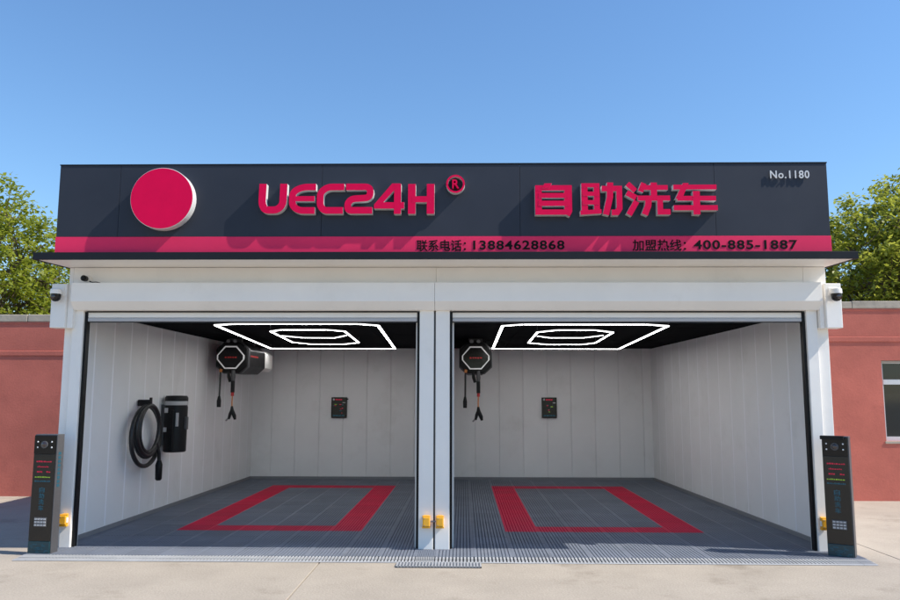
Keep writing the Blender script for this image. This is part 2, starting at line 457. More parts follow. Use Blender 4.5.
# ------------------------------------------------------------------ the sign
YS = -0.465
S = thing('shop_sign', 'long slate signboard with crimson raised lettering above the canopy', 'sign', (0, YS, 3.29))
def sp(o): o.parent = S; o.matrix_parent_inverse = Matrix.Translation((0, -YS, -3.29)); return o
SX0, SX1, SZ0, SZ1, ST = -4.232, 4.346, 3.290, 4.290, 3.468
xs = [SX0, -3.541, -1.264, 0.945, 3.10, SX1]
for i in range(5):
    sp(box('face_panel', (xs[i]+0.0015, YS, ST+0.002), (xs[i+1]-0.0015, -0.442, SZ1), M['slate'], None, 0.002))
sp(box('stripe', (SX0-0.002, YS-0.006, SZ0), (SX1+0.002, -0.442, ST), M['crimson_stripe'], None, 0.002))
sp(box('top_cap', (SX0-0.004, YS-0.006, SZ1+0.001), (SX1+0.004, -0.40, SZ1+0.012), M['slate_edge']))
DL = 0.082
def raised(name, polys, label, depth=DL, mats=('crimson', 'letter_side')):
    m = MB()
    for i, p in enumerate(polys):
        m.prism(p, YS-depth-0.0007*i, YS-0.001, 0, 1)
    o = m.build(name, [M[mats[0]], M[mats[1]]]); o['label'] = label
    return sp(o)
def near(x, z): return (0.32+(x-0.32)*0.988, 1.70+(z-1.70)*0.988)
def map1(p): return near(-1.976+(p[0]-105)*1.971/630, 4.078-(p[1]-121)*0.346/108)
def map2(p): return near(1.111+(p[0]-43)*2.026/822, 4.073-(p[1]-38)*0.359/140)
K1, K2 = 0.00312, 0.00248
def glyph(mp, k, rows):
    out = []
    for pts, w, r in rows:
        if w == 0: out.append([mp(p) for p in pts])
        else: out.append(stroke([mp(p) for p in pts], w*k, r*k))
    return out
latin = {
 'U': [([(119, 121), (117, 192), (128, 215), (172, 215), (192, 196), (194, 121)], 26, 24)],
 'E': [([(310, 133), (262, 133), (226, 150), (226, 200), (250, 217), (307, 217)], 24, 30), ([(230, 175), (306, 175)], 19, 0)],
 'C': [([(412, 133), (352, 133), (326, 152), (326, 200), (340, 217), (408, 217)], 24, 26)],
 '2': [([(418, 133), (505, 133), (505, 172), (440, 176), (425, 190), (425, 217), (513, 217)], 24, 24)],
 '4': [([(583, 121), (612, 121), (553, 188), (627, 188), (627, 211), (519, 211), (519, 196)], 0, 0), ([(603, 122), (603, 230)], 25, 0)],
 'H': [([(654, 123), (654, 230)], 27, 0), ([(721, 123), (721, 230)], 27, 0), ([(654, 178), (721, 178)], 22, 0)],
}
for ch, rows in latin.items(): raised('letter', glyph(map1, K1, rows), 'raised crimson letter ' + ch)
cjk = {
 '自': [([(60, 48), (60, 178)], 30, 0), ([(194, 48), (194, 160), (184, 178)], 34, 0), ([(46, 58), (210, 58)], 24, 0), ([(60, 92), (196, 92)], 22, 0),
        ([(60, 127), (196, 127)], 24, 0), ([(46, 166), (200, 166)], 24, 0), ([(88, 38), (122, 38), (110, 60), (76, 60)], 0, 0)],
 '助': [([(268, 38), (268, 170)], 28, 0), ([(323, 38), (323, 170)], 26, 0), ([(255, 47), (335, 47)], 19, 0), ([(260, 85), (335, 85)], 20, 0),
        ([(260, 123), (335, 123)], 20, 0), ([(248, 169), (343, 163)], 20, 0), ([(345, 62), (437, 62)], 25, 0),
        ([(384, 35), (382, 100), (362, 178)], 28, 0), ([(424, 62), (424, 150), (412, 168), (388, 168)], 26, 0)],
 '洗': [([(462, 40), (497, 72)], 24, 0), ([(458, 80), (500, 104)], 26, 0), ([(502, 118), (466, 178)], 26, 0), ([(536, 38), (520, 76)], 24, 0),
        ([(522, 58), (643, 58)], 22, 0), ([(580, 36), (580, 106)], 28, 0), ([(506, 105), (652, 105)], 23, 0), ([(556, 108), (552, 140), (536, 178)], 28, 0),
        ([(606, 108), (606, 166), (652, 166)], 25, 0)],
 '车': [([(668, 56), (862, 56)], 22, 0), ([(712, 38), (738, 38), (706, 108), (676, 108)], 0, 0), ([(684, 106), (858, 106)], 22, 0), ([(667, 148), (864, 148)], 23, 0),
        ([(770, 74), (770, 178)], 31, 0)],
}
for ch, rows in cjk.items(): raised('letter', glyph(map2, K2, rows), 'raised crimson character ' + ch)
# registered mark: ring and R
rm = MB(); cx, cz, ro, ri = 0.230, 4.043, 0.103, 0.082; n = 40
for i in range(n):
    a, b = 2*math.pi*i/n, 2*math.pi*(i+1)/n
    o0, o1 = (cx+ro*math.cos(a), cz+ro*math.sin(a)), (cx+ro*math.cos(b), cz+ro*math.sin(b))
    i0, i1 = (cx+ri*math.cos(a), cz+ri*math.sin(a)), (cx+ri*math.cos(b), cz+ri*math.sin(b))
    yf, yb = YS-DL, YS-0.001
    rm.poly([(o0[0], yf, o0[1]), (i0[0], yf, i0[1]), (i1[0], yf, i1[1]), (o1[0], yf, o1[1])], 0)
    rm.poly([(o0[0], yb, o0[1]), (o0[0], yf, o0[1]), (o1[0], yf, o1[1]), (o1[0], yb, o1[1])], 1)
    rm.poly([(i0[0], yf, i0[1]), (i0[0], yb, i0[1]), (i1[0], yb, i1[1]), (i1[0], yf, i1[1])], 1)
    rm.poly([(i0[0], yb, i0[1]), (o0[0], yb, o0[1]), (o1[0], yb, o1[1]), (i1[0], yb, i1[1])], 1)
sp(rm.build('registered_ring', [M['crimson'], M['letter_side']], fix=False))
me = text_mesh('R', M['crimson'], 0.076, 0.100, DL, 0.012)
o = link('letter', me); o.location = (cx-0.036, YS-0.001, cz-0.050); sp(o); o['label'] = 'raised crimson letter R inside its ring'
# logo disc (its mascot print is left out)
dc = MB(); cx, cz, rx, rz = -3.020, 3.880, 0.350, 0.347
pts = [(cx+rx*math.cos(2*math.pi*i/72), cz+rz*math.sin(2*math.pi*i/72)) for i in range(72)]
dc.prism(pts, YS-0.112, YS-0.001, 0, 0)
disc = sp(dc.build('logo_disc', M['letter_side'], bevel=0.004)); disc['label'] = 'round crimson disc with a pale rim'
pts = [(cx+(rx-0.006)*math.cos(2*math.pi*i/72), cz+(rz-0.006)*math.sin(2*math.pi*i/72)) for i in range(72)]
df = MB().prism(pts, YS-0.116, YS-0.1125).build('disc_face', M['crimson'], disc)
# small lettering
def letters(body, x, z, w, h, m, depth, offset, y=YS-0.007, lab=None):
    me = text_mesh(body, M[m], w, h, depth, offset)
    o = link('lettering', me); o.location = (x, y, z); sp(o); o['label'] = lab or ('lettering reading ' + body)
letters('联系电话：', -0.200, 3.300, 0.545, 0.128, 'black_print', 0.003, 0.014)
letters('13884628868', 0.425, 3.318, 1.005, 0.103, 'black_print', 0.003, 0.022)
letters('加盟热线：', 2.176, 3.300, 0.585, 0.128, 'black_print', 0.003, 0.014)
letters('400-885-1887', 2.845, 3.318, 1.130, 0.103, 'black_print', 0.003, 0.022)
letters('No.1180', 3.712, 4.112, 0.432, 0.090, 'letter_side', 0.008, 0.014, YS-0.012)

# ------------------------------------------------------------------ slatted floors
TL, TOP = 0.39, 0.022
def tile_mesh(m_top):
    """unit tile 1 x 1 in x,y (scaled on placing): slats along y over cross ribs and a dark base"""
    m = MB(); e = 0.006
    m.poly([(0, 0, 0.005), (1, 0, 0.005), (1, 1, 0.005), (0, 1, 0.005)], 1)
    ns = 11; p = 1/ns
    for i in range(ns):
        x0, x1 = i*p+p*0.17, (i+1)*p-p*0.17
        a, b = 0.012, 0.988
        m.poly([(x0, a, TOP), (x1, a, TOP), (x1, b, TOP), (x0, b, TOP)], 0)
        m.poly([(x0, a, 0.006), (x0, a, TOP), (x0, b, TOP), (x0, b, 0.006)][::-1], 0)
        m.poly([(x1, a, 0.006), (x1, b, 0.006), (x1, b, TOP), (x1, a, TOP)][::-1], 0)
        m.poly([(x0, a, 0.006), (x1, a, 0.006), (x1, a, TOP), (x0, a, TOP)], 0)
    nr = 7
    for j in range(nr):
        y0 = (j+0.5)/nr-0.022; y1 = y0+0.044; z = TOP-0.003
        m.poly([(0.01, y0, z), (0.99, y0, z), (0.99, y1, z), (0.01, y1, z)], 0)
        m.poly([(0.01, y0, 0.006), (0.99, y0, 0.006), (0.99, y0, z), (0.01, y0, z)], 0)
    w, z = 0.022, TOP+0.0006          # solid rim
    for (xa, ya, xb, yb) in ((0, 0, 1, w), (0, 1-w, 1, 1), (0, w, w, 1-w), (1-w, w, 1, 1-w)):
        m.poly([(xa, ya, z), (xb, ya, z), (xb, yb, z), (xa, yb, z)], 0)
    m.poly([(0, 0, 0.0), (1, 0, 0.0), (1, 0, z), (0, 0, z)], 0)
    m.poly([(0, 0, 0.0), (0, 0, z), (0, 1, z), (0, 1, 0.0)][::-1], 0)
    m.poly([(1, 0, 0.0), (1, 1, 0.0), (1, 1, z), (1, 0, z)][::-1], 0)
    return m.mesh('floor_tile', [m_top, M['tile_base']])
t_grey, t_red = tile_mesh(M['tile_grey']), tile_mesh(M['tile_red'])
def edge_mesh():
    m = MB()
    m.poly([(0, 0, 0.003), (1, 0, 0.003), (1, 1, 0.006), (0, 1, 0.006)], 1)
    ns = 11; p = 1/ns
    for i in range(ns):
        x0, x1 = i*p+p*0.2, (i+1)*p-p*0.2
        for (a, b) in ((0.12, 0.44), (0.50, 0.98)):
            za, zb = 0.008+0.014*a, 0.008+0.014*b
            m.poly([(x0, a, za), (x1, a, za), (x1, b, zb), (x0, b, zb)], 0)
            m.poly([(x0, a, 0.004), (x1, a, 0.004), (x1, a, za), (x0, a, za)], 0)
            m.poly([(x0, a, 0.004), (x0, a, za), (x0, b, zb), (x0, b, 0.004)][::-1], 0)
            m.poly([(x1, a, 0.004), (x1, b, 0.004), (x1, b, zb), (x1, a, za)][::-1], 0)
    m.poly([(0, 0, 0.0035), (1, 0, 0.0035), (1, 0.10, 0.010), (0, 0.10, 0.010)], 0)
    return m.mesh('edge_strip', [M['edge_grey'], M['tile_base']])
e_me = edge_mesh()
def slatted_floor(label, cols, red):
    t = thing('slatted_floor', label, 'floor mat', (cols[0][0], -0.62, 0), 'slatted plastic floors in the bays')
    def put(name, me, x0, x1, y0, y1, zr=True):
        o = link(name, me, t); w = x1-x0
        o.location = (x0-cols[0][0]+0.0008, y0+0.62+0.0008, random.uniform(0, 0.0012) if zr else 0.0)
        o.scale = (w-0.0016, y1-y0-0.0016, 1)
        return o
    for ci, (x0, x1, kind) in enumerate(cols):
        for k in range(20):
            y0 = -0.39+TL*k
            if kind == 'front' and k > 0: continue
            isred = kind in red and 4 <= k <= 16 and (kind in (red[0], red[-1]) or k in (4, 16))
            put('floor_tile', t_red if isred else t_grey, x0, x1, y0, y0+TL)
        put('edge_strip', e_me, x0, x1, -0.62, -0.39)
    return t
cl = [(-4.39, -4.252, 'front'), (-4.25, -4.11, 'narrow')] + [(-4.11+0.392*i, -4.11+0.392*(i+1), i) for i in range(10)] + [(-0.19, 0.013, 'front')]
cr = [(0.014+0.415*i, 0.014+0.415*(i+1), i) for i in range(10)] + [(4.164, 4.415, 'narrow'), (4.417, 4.56, 'front')]
slatted_floor('grey slatted floor with a red tile rectangle in the bay with the hose coil', cl, range(2, 8))
slatted_floor('grey slatted floor with a red tile rectangle in the bay without a hose coil', cr, range(2, 8))
gr = thing('drain_grate', 'narrow grey grate lying on the concrete before the middle posts', 'grate', (0.066, -0.745, 0.001))
box('base_plate', (-0.434, -0.10, 0.0), (0.434, 0.10, 0.005), M['tile_base'], gr)
bar = MB().box((0, -0.098, 0.004), (0.014, 0.098, 0.016)).mesh('bar', M['edge_grey'])
for i in range(27):
    o = link('bar', bar, gr); o.location.x = -0.430+i*0.0326
for y in (-0.098, -0.034, 0.030, 0.088):
    box('cross_bar', (-0.433, y, 0.004), (0.433, y+0.010, 0.0145), M['edge_grey'], gr)

# ------------------------------------------------------------------ lights under the ceilings
ZL = 2.62
def bar_between(name, a, b, z, parent, w=0.05, h=0.011):
    a, b = Vector(a), Vector(b); d = (b-a).normalized(); n = Vector((-d.y, d.x))*w/2
    e = d*w*0.25
    p = [a-n+e, b-n-e, b+n-e, a+n+e]
    m = slab([tuple(q) for q in p], z, z+h); m.m[1] = 1; m.m[2:] = [2]*(len(m.m)-2)
    o = m.build(name, [M['led'], M['dark_grey'], M['led_side']], parent)
    return o
def ceiling_light(label, outer, inner, mid):
    cx = sum(p[0] for p in outer)/len(outer); cy = sum(p[1] for p in outer)/len(outer)
    t = thing('ceiling_light', label, 'light', (cx, cy, ZL), 'led outline lights under the black ceilings')
    L = lambda p: (p[0]-cx, p[1]-cy)
    for ring in (outer, inner):
        k = len(ring)
        for i in range(k): bar_between('light_bar', L(ring[i]), L(ring[(i+1) % k]), 0, t, 0.036 if ring is outer else 0.026)
    for i in range(len(mid)-1): bar_between('light_bar', L(mid[i]), L(mid[i+1]), 0.0015, t, 0.014)
    rod = MB().tube([(0, 0, 0.028), (0, 0, HC-ZL-0.0)], 0.006, 6).mesh('hanger', M['dark_grey'])
    for p in (outer[0], outer[len(outer)//2], outer[-1], inner[0], inner[4]):
        o = link('hanger', rod, t); o.location = (L(p)[0], L(p)[1], 0)
ceiling_light('white led outline light in the bay with the hose coil',
    [(-2.90, 1.06), (-2.62, 0.92), (-1.02, 0.92), (-0.79, 1.12), (-1.00, 6.00), (-3.38, 5.95)],
    [(-2.42, 2.03), (-2.20, 1.78), (-1.58, 1.78), (-1.36, 2.02), (-1.47, 4.31), (-1.80, 4.74), (-2.36, 4.74), (-2.59, 4.26)],
    [(-2.45, 2.85), (-2.20, 3.25), (-1.72, 3.28), (-1.44, 2.75)])
ceiling_light('white led outline light in the bay without a hose coil',
    [(0.825, 1.18), (1.08, 0.97), (2.63, 0.97), (2.97, 1.17), (3.286, 6.05), (0.876, 5.98)],
    [(1.37, 2.17), (1.61, 1.81), (2.12, 1.81), (2.45, 2.17), (2.56, 4.33), (2.39, 4.77), (1.80, 4.78), (1.42, 4.35)],
    [(1.437, 2.89), (1.67, 3.24), (2.185, 3.237), (2.41, 2.75)])

# ------------------------------------------------------------------ hose reel machines
def reel_machine(x, y, z, side, label):
    t = thing('hose_reel', label, 'hose reel', (x, y, z), 'black hose reel machines hung under the ceilings')
    def octo(w, h, c): return [(-w+c, -h), (w-c, -h), (w, -h+c*0.9), (w, h-c*0.9), (w-c, h), (-w+c, h), (-w, h-c*0.9), (-w, -h+c*0.9)]
    def hexa(w, h): return [(-w, 0.035), (-w, -0.035), (-w*0.42, -h), (w*0.42, -h), (w, -0.035), (w, 0.035), (w*0.42, h), (-w*0.42, h)]
    MB().prism(octo(0.27, 0.26, 0.13), 0.02, 1.25).build('body', M['black'], t, 0.015)
    MB().prism(octo(0.285, 0.275, 0.13), 0.08, 0.16).build('collar', M['dark_grey'], t, 0.01)
    MB().prism(hexa(0.232, 0.192), -0.035, 0.0195).build('face_plate', M['black_gloss'], t, 0.008)
    h = hexa(0.236, 0.196); k = len(h)
    ring = MB()
    inn = hexa(0.214, 0.174)
    for i in range(k):
        j = (i+1) % k
        ring.poly([(h[i][0], -0.041, h[i][1]), (h[j][0], -0.041, h[j][1]), (inn[j][0], -0.041, inn[j][1]), (inn[i][0], -0.041, inn[i][1])])
        ring.poly([(h[i][0], -0.041, h[i][1]), (h[i][0], -0.015, h[i][1]), (h[j][0], -0.015, h[j][1]), (h[j][0], -0.041, h[j][1])])
        ring.poly([(inn[i][0], -0.041, inn[i][1]), (inn[j][0], -0.041, inn[j][1]), (inn[j][0], -0.0355, inn[j][1]), (inn[i][0], -0.0355, inn[i][1])])
    ring.build('outline', M['led_dim'], t, fix=False)
    for i, xx in enumerate((-0.10, -0.055, -0.015, 0.03, 0.075)):
        box('mark', (xx, -0.038, -0.012), (xx+0.03, -0.0352, 0.012), M['red_plastic'], t)
    # rear motor box
    MB().prism(octo(0.235, 0.19, 0.06), 1.251, 1.95).build('motor_box', M['white'], t, 0.012)
    box('side_mark', (0.2705, 0.25, 0.02), (0.2725, 0.75, 0.05), M['red_plastic'], t)
    # brackets to the ceiling
    for yy in (0.2, 1.0):
        box('bracket', (-0.12, yy, 0.255), (0.12, yy+0.05, HC-z+0.005), M['dark_grey'], t, 0.004)
    for xx in (-0.07, 0.05):
        MB().lathe([(0.03, 0), (0.034, 0.02), (0.02, 0.045)], (xx, 0.02, 0.285), 'y', 12).build('eyelet', M['grey'], t, smooth=True)
    # wand hanging on the left of the face
    wx = -0.175
    MB().tube([(wx, 0.0, -0.24), (wx-0.003, 0, -0.55), (wx-0.006, 0, -0.72)], 0.016, 8).build('wand', M['rubber'], t, smooth=True)
    MB().tube([(wx-0.006, 0, -0.66), (wx-0.008, 0, -0.74), (wx-0.008, 0, -0.85)], [0.02, 0.036, 0.034], 10).build('wand_grip', M['black'], t, smooth=True)
    MB().tube([(wx+0.01, 0, -0.20), (wx, 0, -0.25)], 0.026, 10).build('fitting', M['brass'], t, smooth=True)
    # short spare hose end
    MB().tube([(wx+0.13, 0.02, -0.24), (wx+0.14, 0.02, -0.33), (wx+0.165, 0.02, -0.42)], [0.02, 0.03, 0.026], 8).build('short_hose', M['black'], t, smooth=True)
    # spray gun on its hose
    gx = 0.045
    MB().tube([(gx, 0.0, -0.22), (gx, 0, -0.33), (gx, 0, -0.40)], [0.03, 0.04, 0.032], 10).build('hose_guide', M['dark_grey'], t, smooth=True)
    MB().tube([(gx, 0, -0.40), (gx, 0, -0.60)], 0.034, 10).build('hose_stop', M['black'], t, smooth=True)
    MB().tube([(gx, 0, -0.60), (gx, 0, -0.66)], 0.026, 10).build('fitting', M['red_plastic'], t, smooth=True)
    MB().tube([(gx, 0, -0.655), (gx-0.004, 0, -0.76), (gx-0.003, 0, -0.84)], 0.012, 8).build('hose', M['brass'], t, smooth=True)
    MB().tube([(gx-0.003, 0, -0.83), (gx+0.0, 0, -0.90), (gx+0.045, 0, -1.0), (gx+0.06, 0, -1.06)], [0.018, 0.034, 0.034, 0.02], 8).build('gun_handle', M['black'], t, smooth=True)
    MB().tube([(gx+0.0, 0, -0.90), (gx-0.03, 0, -0.97), (gx-0.05, 0, -1.05)], [0.03, 0.028, 0.022], 8).build('gun_body', M['black'], t, smooth=True)
    MB().tube([(gx-0.045, 0, -1.03), (gx-0.10, 0, -1.08)], [0.018, 0.012], 8).build('nozzle', M['grey'], t, smooth=True)
reel_machine(-3.69, 4.45, 2.375, -1, 'black hose reel with pale motor box in the bay with the hose coil')
reel_machine(0.525, 4.45, 2.37, 1, 'black hose reel beside the middle wall in the bay without a hose coil')

# ------------------------------------------------------------------ hose coil and dryer on the side wall
hc = thing('hose_coil', 'thick black hose coiled on a hook on the panelled wall', 'hose', (-4.13, 1.93, 1.60))
box('hook', (-0.07, -0.05, -0.03), (0.10, 0.05, 0.06), M['black'], hc, 0.01)
box('hook_tip', (0.085, -0.035, -0.02), (0.105, 0.035, 0.09), M['black'], hc, 0.006)
path = []
turns = 4.0; nn = 150
rng = random.Random(3)
ph = [rng.uniform(-1, 1) for _ in range(8)]
for i in range(nn+1):
    t = i/nn; k = t*turns; a = -math.pi*0.5+2*math.pi*k
    ry = 0.47+0.06*math.sin(1.7*k+0.4)-0.10*t; rz = 0.40-0.10*t+0.03*math.sin(2.3*k)
    path.append((0.03+0.075*t+0.012*math.sin(3*k), 0.0+ry*math.cos(a)+0.03*math.sin(0.9*k), -0.02-rz+rz*math.sin(a)*-1))
MB().tube(path, 0.030, 10).build('hose', M['rubber'], hc, smooth=True)
e = path[0]
MB().tube([(0.10, 0.26, -0.55), (0.11, 0.34, -0.70), (0.11, 0.36, -0.82)], 0.026, 10).build('hose_tail', M['rubber'], hc, smooth=True)
MB().tube([(0.11, 0.36, -0.80), (0.11, 0.36, -0.86), (0.11, 0.365, -1.06), (0.11, 0.365, -1.08)], [0.03, 0.05, 0.046, 0.03], 12).build('nozzle', M['black'], hc, smooth=True)

dr = thing('wall_dryer', 'black upright cylinder machine with pale band on the panelled wall', 'machine', (-3.995, 2.80, 0.885))
MB().lathe([(0.150, 0.0), (0.165, 0.015), (0.168, 0.66), (0.160, 0.69)], (0, 0, 0), 'z', 28).build('body', M['black'], dr, smooth=True)
MB().lathe([(0.166, 0.691), (0.168, 0.70), (0.168, 0.745), (0.166, 0.75)], (0, 0, 0), 'z', 28).build('band', M['light_grey'], dr, smooth=True)
MB().lathe([(0.168, 0.751), (0.168, 0.80), (0.15, 0.83), (0.05, 0.835)], (0, 0, 0), 'z', 28).build('cap', M['black'], dr, smooth=True)
box('mount', (-0.24, -0.08, 0.10), (-0.14, 0.08, 0.70), M['dark_grey'], dr, 0.01)
box('front_rib', (-0.015, -0.190, 0.05), (0.035, -0.150, 0.62), M['black'], dr, 0.012)
for (xa, za, w, h, nm) in ((-0.115, 0.58, 0.05, 0.07, 'label_plate'), (-0.125, 0.30, 0.045, 0.065, 'label_plate'), (0.058, 0.38, 0.035, 0.20, 'label_plate')):
    yy = -math.sqrt(max(0.0, 0.171**2-(abs(xa)+w*0.0 if xa > 0 else abs(xa+w))**2))-0.004
    o = box(nm, (xa, yy-0.004, za), (xa+w, yy+0.03, za+h), M['light_grey'], dr, 0.003)
box('side_handle', (0.150, -0.07, 0.33), (0.195, 0.0, 0.52), M['dark_grey'], dr, 0.012)

# ------------------------------------------------------------------ screens on the back walls
def control_panel(x0, x1, z0, z1, label, seed):
    t = thing('control_panel', label, 'screen', ((x0+x1)/2, YB-0.001, z0), 'dark screens on the back walls')
    w = (x1-x0)/2; h = z1-z0; r = random.Random(seed)
    box('casing', (-w, -0.05, 0), (w, 0.0, h), M['black'], t, 0.008)
    box('glass', (-w+0.012, -0.053, 0.012), (w-0.012, -0.0505, h-0.012), M['black_gloss'], t)
    def mark(x, z, ww, hh, m): box('mark', (x, -0.0550, z), (x+ww, -0.0532, z+hh), M[m], t)
    mark(-w+0.03, h-0.065, 0.035, 0.04, 'light_grey')
    for i in range(4): mark(-w+0.085+i*0.036, h-0.060, 0.028, 0.024, 'scr_red')
    mark(w-0.085, h-0.12, 0.055, 0.018, 'light_grey')
    for i in range(9): mark(r.uniform(-w+0.03, w-0.09), r.uniform(0.09, h-0.15), r.uniform(0.015, 0.05), r.uniform(0.008, 0.018), r.choice(['scr_blue', 'scr_blue', 'scr_green', 'scr_red']))
    for i in range(4): mark(-w+0.035+i*0.062, 0.035, 0.05, 0.026, 'scr_blue')
    if seed == 1: box('hook', (w-0.01, -0.04, h-0.05), (w+0.028, -0.02, h-0.025), M['black'], t)
control_panel(-2.433, -2.112, 1.27, 1.696, 'black portrait screen on the back wall of the hose coil bay', 1)
control_panel(1.935, 2.247, 1.278, 1.70, 'black portrait screen on the back wall of the bay without hose coil', 2)

# ------------------------------------------------------------------ payment kiosks
def kiosk(x, y, rz, label, blue_side, hood):
    t = thing('payment_kiosk', label, 'kiosk', (x, y, 0.003), 'kiosks beside the outer posts', rz)
    W, H = 0.125, 1.285
    box('body', (-W-0.004, 0.0, 0.0), (W+0.012, 0.125, H), M['dark_grey'], t, 0.006)
    box('foot', (-W-0.012, -0.02, 0.0), (W+0.02, 0.15, 0.012), M['black'], t)
    box('front_panel', (-W, -0.012, 0.148), (W, -0.0005, 1.072), M['kiosk'], t, 0.003)
    box('camera_panel', (-W, -0.016, 1.075), (W, -0.0005, H-0.012), M['black_gloss'], t, 0.003)
    box('base_panel', (-W, -0.014, 0.014), (W, -0.0005, 0.145), M['teal'], t, 0.003)
    if hood: box('hood', (-W-0.012, -0.055, H-0.034), (W-0.03, 0.02, H+0.006), M['black'], t, 0.004)
    MB().lathe([(0.040, 0.0), (0.040, -0.012), (0.030, -0.014)], (0, -0.0165, 1.175), 'y', 24).build('lens_ring', M['dark_grey'], t, smooth=True)
    MB().lathe([(0.028, -0.001), (0.024, -0.006), (0.010, -0.009)], (0, -0.030, 1.175), 'y', 20).build('lens', M['lens'], t, smooth=True)
    for sx in (-1, 1):
        for zz in (1.145, 1.205):
            MB().lathe([(0.009, 0.0), (0.007, -0.004)], (sx*0.082, -0.0165, zz), 'y', 10).build('infrared_dot', M['white_dot'], t)
    r = random.Random(5)
    rows = [(0.985, 0.175, 'scr_red'), (0.930, 0.145, 'scr_red'), (0.875, 0.15, 'scr_red'), (0.820, 0.19, 'scr_green'), (0.775, 0.19, 'scr_blue')]
    for z, w, mm in rows:
        x0 = -w/2
        while x0 < w/2-0.01:
            ww = r.uniform(0.008, 0.022)
            if not (z == 0.875 and -0.02 < x0 < 0.02):
                hh = r.uniform(0.009, 0.016)
                box('led_mark', (x0, -0.0138, z), (x0+ww, -0.0122, z+hh), M[mm], t)
            x0 += ww+0.006
    for i, ch in enumerate('自助洗车'):
        me = text_mesh(ch, M['scr_blue'], 0.060, 0.056, 0.0016, 0.006)
        o = link('lettering', me, t); o.location = (-0.033, -0.0124, 0.662-i*0.064)
    kp = box('keypad', (-0.068, -0.020, 0.300), (0.078, -0.0122, 0.400), M['dark_grey'], t, 0.003)
    key = MB().box((-0.013, -0.0065, -0.009), (0.013, -0.0002, 0.009)).mesh('key', M['light_grey'])
    for i in range(4):
        for j in range(3):
            o = link('key', key, kp); o.location = (-0.046+i*0.034, -0.0202, 0.319+j*0.031)
    for i in range(22):
        x0, z0 = r.uniform(-0.11, 0.07), 0.03+0.016*r.randrange(6)
        box('print_mark', (x0, -0.0156, z0), (x0+r.uniform(0.015, 0.04), -0.0142, z0+0.007), M['scr_blue'], t)
    if blue_side:
        for i in range(9):
            z0 = 0.72+i*0.043
            box('side_mark', (W+0.0122, 0.03, z0), (W+0.0136, 0.075, z0+0.028), M['scr_blue'], t)
kiosk(-4.262, -0.335, rad(-6), 'dark slim kiosk standing by the left outer post near the hose coil wall', True, False)
kiosk(4.345, -0.275, rad(-34), 'dark slim hooded kiosk by the right outer post near the windowed wing', False, True)

# ------------------------------------------------------------------ cameras, sensors
def dome_camera(x, label):
    t = thing('dome_camera', label, 'camera', (x, -0.101, 2.83), 'dome cameras on the corner boxes')
    box('wall_plate', (-0.055, -0.012, 0.02), (0.055, 0.0, 0.115), M['white'], t, 0.006)
    MB().lathe([(0.044, 0.098), (0.058, 0.088), (0.061, 0.050), (0.060, 0.036)], (0, -0.075, 0), 'z', 24).build('housing', M['white'], t, smooth=True)
    MB().lathe([(0.057, 0.0355), (0.056, 0.000), (0.048, -0.028), (0.028, -0.046), (0.004, -0.052)], (0, -0.075, 0), 'z', 24).build('dome', M['black_gloss'], t, smooth=True)
    MB().lathe([(0.026, 0.0), (0.022, -0.008), (0.012, -0.010)], (0, -0.126, 0.0), 'y', 16).build('lens', M['lens'], t, smooth=True)
dome_camera(-4.345, 'white dome camera on the corner box against the light green tree')
dome_camera(4.508, 'white dome camera on the corner box above the windowed red wing')
bc = thing('bullet_camera', 'small black camera on the fascia above the shutter box', 'camera', (-4.065, -0.02, 3.06))
MB().lathe([(0.045, 0.018), (0.045, 0.0), (0.03, -0.01)], (0, 0, 0), 'y', 16).build('base', M['white'], bc, smooth=True)
MB().lathe([(0.026, 0.0), (0.034, -0.02), (0.034, -0.07), (0.02, -0.085)], (-0.012, -0.01, 0.002), 'y', 16).build('barrel', M['black'], bc, smooth=True)
MB().tube([(0.03, -0.015, -0.025), (0.06, -0.02, -0.038), (0.11, -0.02, -0.036), (0.16, -0.02, -0.046)], 0.006, 6).build('cable', M['rubber'], bc, smooth=True)

def sensor(x, flip, label, rod=False):
    t = thing('gate_sensor', label, 'sensor', (x, -0.001, 0.258), 'yellow sensors on the posts')
    box('housing', (-0.042, -0.085, 0.02), (0.042, -0.03, 0.125), M['yellow'], t, 0.012)
    box('mount_plate', (-0.030, -0.030, 0.0), (0.030, -0.001, 0.138), M['yellow'], t, 0.004)
    box('top_flange', (-0.046, -0.072, 0.1255), (0.046, -0.030, 0.136), M['yellow'], t, 0.003)
    box('bottom_flange', (-0.046, -0.072, 0.002), (0.046, -0.030, 0.019), M['yellow'], t, 0.003)
    box('eye', (flip*0.0425-0.006, -0.075, 0.045), (flip*0.0425+0.006, -0.042, 0.10), M['white_dot'], t, 0.002)
    for zz in (0.035, 0.108):
        MB().lathe([(0.006, 0.0), (0.006, -0.004), (0.004, -0.005)], (-0.02, -0.0855, zz), 'y', 8).build('screw', M['grey'], t)
    if rod:
        MB().tube([(0.044, -0.05, 0.075), (0.106, -0.05, 0.075)], 0.009, 8).build('link_rod', M['grey'], t, smooth=True)
sensor(-4.158, 1, 'yellow sensor at the foot of the outer post beside the unhooded kiosk')
sensor(-0.096, -1, 'yellow sensor with a link rod on the middle post facing the hose coil bay', True)
sensor(0.056, 1, 'yellow sensor on the middle post nearer the bay without a hose coil')
sensor(4.290, -1, 'yellow sensor at the foot of the outer post beside the hooded kiosk')

